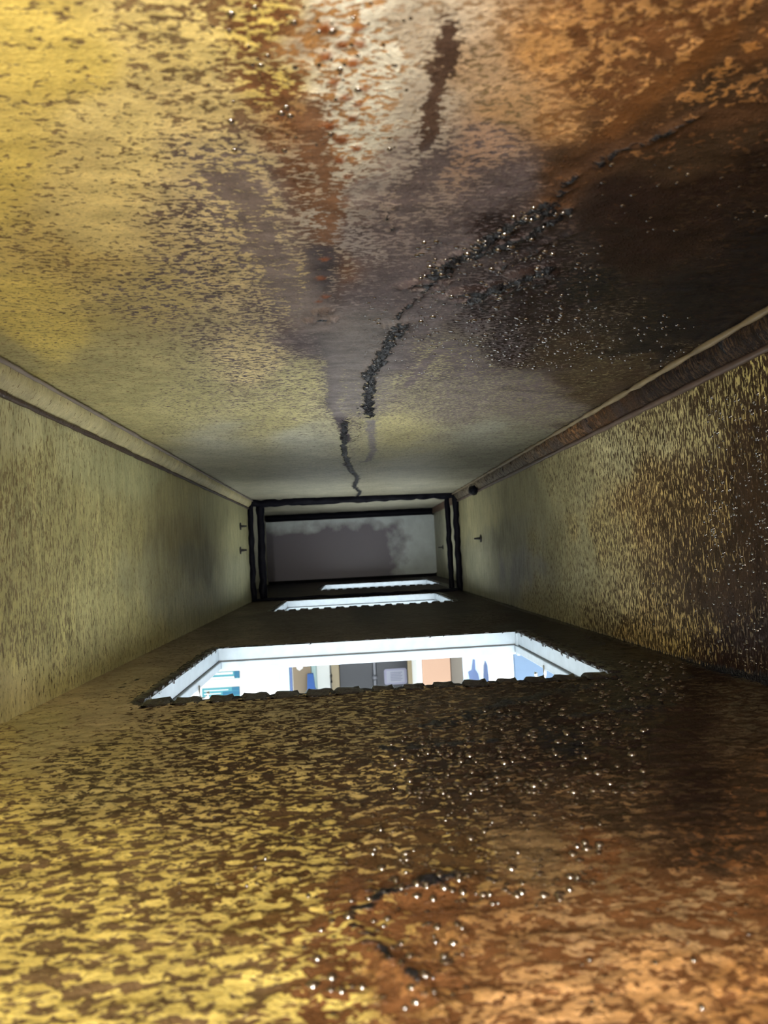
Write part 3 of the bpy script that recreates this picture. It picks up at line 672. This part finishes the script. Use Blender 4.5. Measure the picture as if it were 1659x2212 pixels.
# ------------------------------------------------------------------ black joint frame
root = empty('joint_frame', (0.02, YJ, 0), 'black grease-coated flange frame joining the duct to its far section', 'frame')
def fpart(name, lo, hi, cuts=14, amp=.004):
    bm = bmesh.new(); add_box(bm, lo, hi); lumpy(bm, amp, 38, cuts, .1)
    bmesh.ops.translate(bm, verts=bm.verts, vec=-root.location); return obj(name, bm, M['tar'], root, True)
zt = .283
fpart('left_post', (XL+.001, YJ-.012, .002), (XL+.015, YJ+.004, zt)); fpart('left_post', (XL+.021, YJ+.024, .002), (XL+.041, YJ+.04, zt))
fpart('right_post', (XR-.016, YJ-.012, .002), (XR-.001, YJ+.004, zt-.004)); fpart('right_post', (XR-.034, YJ+.024, .002), (XR-.020, YJ+.04, zt-.004))
fpart('top_rail', (XL+.001, YJ-.010, zt-.014), (XR-.001, YJ+.006, zt+.006), 30, .006)
fpart('bottom_rail', (XL+.001, YJ-.010, .001), (XR-.001, YJ+.006, .008), 30, .003)

# far end: pale panel with rounded corners, the dark bar above it
p0 = at(562, 1258, YE-.012); p1 = at(941, 1112, YE-.012)
bm = bmesh.new(); add_prism(bm, roundrect(p0.x, p1.x, .014, .287, .022), 'y', YE-.014, YE-.002)
bmesh.ops.bevel(bm, geom=[e for e in bm.edges if abs(e.verts[0].co.y-e.verts[1].co.y) < 1e-6 and e.verts[0].co.y < YE-.01], offset=.003, segments=2, affect='EDGES')
setp(obj('end_panel', bm, M['panel']), 'grey sheet metal end panel with rounded corners closing the duct', 'panel')
bm = bmesh.new(); add_box(bm, (XL2+.002, YE-.06, .288), (XR2-.002, YE-.02, ZC2-.001)); lumpy(bm, .002, 30, 20, .1)
setp(obj('stiffener_bar', bm, M['tar'], None, True), 'black bar under the far ceiling above the end panel', 'bar')
bm = bmesh.new(); add_box(bm, (XR2-.012, YJ+.05, .290), (XR2-.001, YE-.065, ZC2-.001))
setp(obj('trim_5', bm, principled('rust brown strip', (.13, .075, .05), .5, vary=.4, vscale=30)), kind='structure')

# ------------------------------------------------------------------ screws through the walls, grease lump
def screw(p, n, L, label):
    bm = bmesh.new(); n = Vector(n); p = Vector(p)
    pts = []; rad = []
    for k in range(15):
        t = k/14; pts.append(p+n*(L*t-.001)); rad.append((.0048 if k < 3 else (.0040 if k % 2 else .0024))*(1-.55*max(0, t-.3)))
    add_tube(bm, pts, .002, 10, rad)
    ang = [(math.cos(a), math.sin(a)) for a in (math.pi/4*k for k in range(8))]
    rim = [bm.verts.new(p+Vector((n.x*.0022, c*.0095, s*.0095))) for c, s in ang]; cen = bm.verts.new(p+n*.004)
    for k in range(8): bm.faces.new((rim[k], rim[(k+1) % 8], cen))
    back = [bm.verts.new(p+Vector((-n.x*.0005, c*.0095, s*.0095))) for c, s in ang]
    for k in range(8): bm.faces.new((rim[k], back[k], back[(k+1) % 8], rim[(k+1) % 8]))
    bm.faces.new(back)
    setp(obj('sheet_metal_screw', bm, M['screw']), label, 'screw', 'screws through the duct walls')
screw(at_x(519, 1137, XL+.001), (1, 0, 0), .018, 'upper of two dark screw tips poking through the left wall')
screw(at_x(519, 1189, XL+.001), (1, 0, 0), .018, 'lower of two dark screw tips poking through the left wall')
screw(at_x(1039, 1163, XR-.001), (-1, 0, 0), .018, 'dark screw tip on the right wall before the joint frame')
screw(at_x(957, 1182, XR2-.001), (-1, 0, 0), .022, 'small dark screw tip on the right wall beyond the joint frame')
bm = bmesh.new(); bmesh.ops.create_icosphere(bm, subdivisions=3, radius=.013)
c = at_x(1022, 1059, XR-.014)
for v in bm.verts: v.co = Vector((v.co.x*.8, v.co.y*1.6, v.co.z*.9)); v.co += mnoise.noise_vector(v.co*90)*.004; v.co += c
setp(obj('grease_lump', bm, M['tar'], None, True), 'black grease lump on the right seam near the joint frame', 'grease')

# ------------------------------------------------------------------ beads of grease that catch the light
def droplets(name, specs, label, seed):
    """half-round beads on a sheet: nobody could count them"""
    r = np.random.default_rng(seed)
    seg, rings = 8, 4
    base = []
    for i in range(rings):
        a = i/rings*math.pi/2
        for k in range(seg): b = 2*math.pi*k/seg; base.append((math.cos(a)*math.cos(b), math.cos(a)*math.sin(b), math.sin(a)))
    base.append((0, 0, 1)); base = np.array(base)
    faces = [[i*seg+k, i*seg+(k+1) % seg, (i+1)*seg+(k+1) % seg, (i+1)*seg+k] for i in range(rings-1) for k in range(seg)]
    tris = [[(rings-1)*seg+k, (rings-1)*seg+(k+1) % seg, rings*seg] for k in range(seg)]
    V = []; FS = []; off = 0
    for poly, n, r0, r1, surf in specs:
        path = poly if isinstance(poly, list) else None
        if path is None: u0, u1, v0, v1 = poly
        for _ in range(n):
            if path is not None:               # along a run of tar
                k = r.uniform(0, len(path)-1.001); i0 = int(k); g = k-i0
                x = path[i0][0]*(1-g)+path[i0+1][0]*g+r.normal(0, .0028); y = path[i0][1]*(1-g)+path[i0+1][1]*g+r.normal(0, .0028)
                p = Vector((x, y, 0)); ex, ey, ez = (1, 0, 0), (0, -1, 0), (0, 0, -1)
            else:
                u = r.uniform(u0, u1); v = r.uniform(v0, v1)
            if path is not None: pass
            elif surf == 'floor': p = on_floor(u, v); ex, ey, ez = (1, 0, 0), (0, 1, 0), (0, 0, 1)
            elif surf == 'ceiling': p = on_ceiling(u, v); ex, ey, ez = (1, 0, 0), (0, -1, 0), (0, 0, -1)
            else: p = at_x(u, v, XR); ex, ey, ez = (0, 1, 0), (0, 0, 1), (-1, 0, 0)
            if surf == 'floor' and any(o[0]-.022 < p.x < o[1]+.022 and o[2]-.022 < p.y < o[3]+.022 for o in OPEN): continue
            if surf == 'floor' and not (XL+.01 < p.x < XR-.006): continue
            if surf == 'ceiling' and not (XL+.02 < p.x < XR-.02): continue
            if surf == 'wall' and not (.01 < p.z < .255): continue
            if surf == 'floor': p.z = surface_at('floor', p.x, p.y).z
            elif surf == 'ceiling': p.z = surface_at('ceiling', p.x, p.y).z
            else: p.x = SURF['wall_right'][2][np.argmin(abs(SURF['wall_right'][0]-p.y)), np.argmin(abs(SURF['wall_right'][1]*ceil_z(XR)-p.z)), 0]
            rr = 1.12*r0*(r1/r0)**r.random(); h = rr*r.uniform(.5, 1.0); st = r.uniform(.8, 1.5)
            B = np.array([ex, ey, ez], float)
            q = base*np.array([rr*st, rr, h])
            V.append(q@B+np.array(p)-B[2]*.0003)
            FS += [[i+off for i in f] for f in faces+tris]; off += len(base)
    me = bpy.data.meshes.new(name); me.from_pydata(np.concatenate(V).tolist(), [], FS)
    me.polygons.foreach_set('use_smooth', [True]*len(me.polygons))
    setp(link(name, me, M['drop']), label, 'grease', None, 'stuff')
droplets('floor_droplets', [((840,1400,1520,1720), 420, .0008, .0022, 'floor'), ((800,1300,1700,1950), 240, .0006, .0016, 'floor'), ((650,1000,1900,2200), 70, .0006, .0015, 'floor'),
  ((1000,1650,1950,2200), 40, .0004, .001, 'floor'), ((1280,1480,1430,1520), 130, .001, .0024, 'floor'), ((300,900,1600,2000), 120, .0004, .0009, 'floor')], 'shiny grease beads scattered over the brown right side of the floor', 1)
droplets('ceiling_droplets', [((900,1300,520,760), 330, .0006, .0016, 'ceiling'), ((1000,1500,680,800), 240, .0007, .0018, 'ceiling'), ((780,950,640,820), 110, .0005, .0014, 'ceiling'), ((450,900,0,330), 60, .0005, .0012, 'ceiling'), ((1300,1659,350,500), 30, .0006, .0013, 'ceiling')]
  +[(q[0], 24, .0005, .0014, 'ceiling') for q in CEIL_RUNS if q[3] > .6],
  'shiny grease beads hanging from the dark right half of the ceiling', 2)
droplets('wall_droplets', [((1520,1659,850,1460), 420, .0006, .0018, 'wall'), ((1400,1540,1250,1440), 60, .0005, .0012, 'wall')], 'shiny grease beads on the dark near end of the right wall', 3)

# ------------------------------------------------------------------ the room below
XA, XB, YA, YB = -3.2, 3.0, -1.6, 7.0
bm = bmesh.new()
xs = sorted([XA, XB]+[v for o in OPEN for v in (o[0]-.003, o[1]+.003)]); ys = sorted([YA, YB]+[v for o in OPEN for v in (o[2]-.003, o[3]+.003)])
for i in range(len(xs)-1):
    for j in range(len(ys)-1):
        mx, my = (xs[i]+xs[i+1])/2, (ys[j]+ys[j+1])/2
        if any(o[0]-.003 < mx < o[1]+.003 and o[2]-.003 < my < o[3]+.003 for o in OPEN): continue
        add_box(bm, (xs[i], ys[j], ZR), (xs[i+1], ys[j+1], ZR+.004))
setp(obj('ceiling_room', bm, M['wallwhite']), kind='structure')
setp(box('floor_room', (XA, YA, ZRF-.05), (XB, YB, ZRF), M['roomfloor']), kind='structure')
setp(box('wall_room_back', (XA, YB, ZRF), (XB, YB+.1, ZR), M['wallwhite']), kind='structure')
setp(box('wall_room_front', (XA, YA-.1, ZRF), (XB, YA, ZR), M['wallwhite']), kind='structure')
setp(box('wall_room_left', (XA-.1, YA, ZRF), (XA, YB, ZR), M['wallwhite']), kind='structure')
setp(box('wall_room_right', (XB, YA, ZRF), (XB+.1, YB, ZR), M['wallwhite']), kind='structure')

YD = YB
def X(u, y, v=1460): return at(u, v, y).x
def Z(v, y, u=800): return at(u, v, y).z
def standing(name, u0, u1, y0, y1, z1, mat, bevel=.004, parent=None):
    return box(name, (X(u0, y0), y0, ZRF), (X(u1, y0), y1, z1), mat, parent, bevel)
# two posters on the wall at left
YP_ = YD-.012
def poster(u0, u1, v0, v1, label, rows):
    a, b = at(u0, v1, YP_), at(u1, v0, YP_)
    r = empty('poster', (a.x, YP_, a.z), label, 'poster', None)
    def pl(name, x0, x1, z0, z1, mat, k):
        bm = bmesh.new(); add_box(bm, (x0-a.x, -.002*k, z0-a.z), (x1-a.x, .010, z1-a.z)); obj(name, bm, mat, r)
    pl('sheet', a.x, b.x, a.z, b.z, M['palecyan'], 0)
    w, h = b.x-a.x, b.z-a.z
    for nm, f0, f1, g0, g1, mat in rows: pl(nm, a.x+w*f0, a.x+w*f1, a.z+h*g0, a.z+h*g1, M[mat], 1)
poster(446, 517, 1449, 1469, 'upper pale cyan poster on the white wall at left', [('text_block', 0, .80, .62, .90, 'wallwhite'), ('text_block', 0, .86, .06, .30, 'wallwhite'), ('colour_block', .84, 1, .1, 1, 'cyan')])
poster(438, 517, 1483, 1532, 'lower cyan poster with pale text rows on the white wall', [('colour_block', .8, 1, .82, 1, 'cyan'), ('colour_block', .55, 1, .60, .80, 'cyan'), ('colour_block', .42, 1, 0, .48, 'cyan'),
   ('text_line', .05, .7, .86, .90, 'wallwhite'), ('text_line', .05, .5, .70, .74, 'wallwhite'), ('text_line', .0, .38, .5, .55, 'wallwhite'), ('text_line', .1, .38, .3, .35, 'wallwhite')])
# white tall cabinet with aqua side, navy edge
YC = 5.4
r = empty('tall_cabinet', (X(570, YC), YC, ZRF), 'tall white cabinet with pale aqua side and navy edge', 'cabinet')
def cp(name, u0, u1, y0, y1, mat, root):
    bm = bmesh.new(); add_box(bm, (X(u0, YC), y0, ZRF), (X(u1, YC), y1, -.35), .004)
    bmesh.ops.translate(bm, verts=bm.verts, vec=-root.location); return obj(name, bm, mat, root)
cp('body', 540, 603, YC, YC+.6, M['wallwhite'], r); cp('side_panel', 603.5, 625, YC, YC+.03, M['aqua'], r)
cp('edge_strip', 625.5, 631, YC, YC+.02, M['navy'], r)
# tan partition with a paper slip, blue cloth in front
standing_o = standing('partition', 633, 672, YD-.30, YD-.05, -.3, M['tan']); setp(standing_o, 'tan partition panel beside the white door', 'panel')
a, b = at(640, 1449, YD-.31), at(654, 1436, YD-.31)
bm = bmesh.new(); add_prism(bm, [(a.x, b.z-.02), (a.x+.02, b.z), (b.x, b.z), (b.x, b.z-.03), ((a.x+b.x)/2, a.z), (a.x+.01, a.z+.01)], 'y', YD-.312, YD-.301)
setp(obj('paper_slip', bm, M['wallwhite']), 'small white paper slip high on the tan partition', 'paper')
setp(standing('partition', 672.5, 683, YD-.28, YD-.05, -.3, M['aqua']), 'narrow pale aqua panel between tan partition and white door', 'panel')
yb = YD-.40
zt_, zb_ = Z(1456, yb, 670), -1.75
bm = bmesh.new(); xa_, xb_ = X(664, yb), X(679, yb)
add_prism(bm, [(xa_, zt_), (xb_-.01, zt_), (xb_, zt_-.12), (xb_+.04, zt_-.2), (xb_+.05, zb_), (xa_-.02, zb_), (xa_-.01, zt_-.2)], 'y', yb, yb+.05)
bmesh.ops.subdivide_edges(bm, edges=bm.edges, cuts=2)
setp(obj('hanging_cloth', bm, M['blue']), 'narrow blue cloth hanging before the tan partition', 'cloth')
# white door leaf and beige jambs around the black double door
def doorset(name, u0, u1, v, y0, y1, mat, kind=None, label=None, cat=None):
    return setp(standing(name, u0, u1, y0, y1, -.28, mat), label, cat, None, kind)
doorset('door_2', 684, 713, 0, YD-.10, YD-.01, M['wallwhite'], 'structure')
j = doorset('trim_6', 716, 733, 0, YD-.12, YD-.01, M['beige'], 'structure')
hb = bmesh.new(); ah = at(716, 1466, YD-.13); add_tube(hb, [(ah.x, YD-.118, ah.z+.03), (ah.x, YD-.15, ah.z+.03), (ah.x, YD-.15, ah.z-.03), (ah.x, YD-.118, ah.z-.03)], .009, 8)
setp(obj('handle', hb, M['screw'], j, True), 'small dark handle')
d = doorset('door_1', 733.5, 806, 0, YD-.06, YD-.01, M['black'], 'structure')
d2 = doorset('door_3', 813, 881, 0, YD-.06, YD-.01, M['black'], 'structure')
m_ = doorset('trim_7', 806.5, 812.5, 0, YD-.075, YD-.01, M['grey'], 'structure')
kb = bmesh.new(); ak = at(809.5, 1464, YD-.085); bmesh.ops.create_uvsphere(kb, u_segments=16, v_segments=10, radius=.025)
for v in kb.verts: v.co += Vector((ak.x, YD-.09, ak.z))
setp(obj('knob', kb, M['grey'], m_, True), 'round grey knob')
doorset('trim_8', 881.5, 893, 0, YD-.12, YD-.01, M['beige'], 'structure')
a, b = at(831, 1480, YD-.075), at(878, 1443, YD-.075)
r = empty('door_notice', (a.x, YD-.062, a.z), 'pale lilac framed notice on the right black door', 'notice')
w, h = b.x-a.x, b.z-a.z
bm = bmesh.new(); add_prism(bm, roundrect(0, w, 0, h, .02), 'y', -.010, 0); obj('frame', bm, M['lilac'], r)
bm = bmesh.new(); add_prism(bm, roundrect(w*.10, w*.90, h*.12, h*.90, .008), 'y', -.013, -.009); pg = obj('page', bm, M['paper'], r)
for k in range(6):
    bm = bmesh.new(); add_box(bm, (w*.28, -.0145, h*(.24+.10*k)), (w*(.80 if k % 2 else .74), -.0125, h*(.275+.10*k))); obj('text_line', bm, M['ink'], pg)
doorset('gap_shade', 893.5, 901, 0, YD-.04, YD-.005, M['navy'], 'structure')  # dark strip whose colour stands in for the shaded gap beside the jamb
# cupboards right of the door
yS = 5.6
r = empty('cupboard', (X(905, yS), yS, ZRF), 'salmon fronted cupboard with white edge right of the black doors', 'cupboard')
def sp(name, u0, u1, mat, y0=yS, y1=yS+.5):
    bm = bmesh.new(); add_box(bm, (X(u0, yS), y0, ZRF), (X(u1, yS), y1, -.3), .003)
    bmesh.ops.translate(bm, verts=bm.verts, vec=-r.location); return obj(name, bm, mat, r)
sp('edge_panel', 902, 912, M['wallwhite']); sp('front_panel', 912.5, 974, M['salmon'])
setp(standing('cupboard', 974.8, 1001, yS+.10, yS+.5, -.3, M['darktan']), 'grey tan cupboard side beside the salmon front', 'cupboard')
# plastic strips with dark cloths, and white board
yq = 4.4
k = 0
for u0, u1 in ((1001, 1008), (1009, 1016), (1018, 1023), (1025, 1032), (1033, 1040), (1048, 1056)):
    bm = bmesh.new(); add_box(bm, (X(u0, yq), yq, -1.9), (X(u1, yq), yq+.006, -.2), .001)
    setp(obj('plastic_strip', bm, M['strip']), 'milky plastic strip hanging beside the white board', 'plastic strip', 'plastic curtain strips'); k += 1
def cloth(uvs, y, label):
    bm = bmesh.new(); add_prism(bm, [(at(u, v, y).x, at(u, v, y).z) for u, v in uvs], 'y', y, y+.02)
    setp(obj('hanging_cloth', bm, M['slate']), label, 'cloth')
cloth(((1012,1452),(1020,1448),(1022,1425),(1026,1425),(1027,1446),(1033,1455),(1037,1475),(1034,1500),(1018,1500),(1016,1470)), yq-.05, 'wide slate blue cloth hanging among the plastic strips')
cloth(((1046,1438),(1049,1428),(1053,1438),(1054,1455),(1060,1460),(1062,1500),(1045,1500)), yq-.06, 'narrow slate blue cloth hanging beside the white board')
setp(standing('board', 1058, 1113, 4.2, 4.24, -.2, M['wallwhite']), 'tall white board right of the plastic strips', 'board')
setp(standing('side_panel', 1113.5, 1260, 3.6, 3.64, -.2, M['sidepanel']), 'pale blue metal side panel at the right edge of the near opening', 'panel')
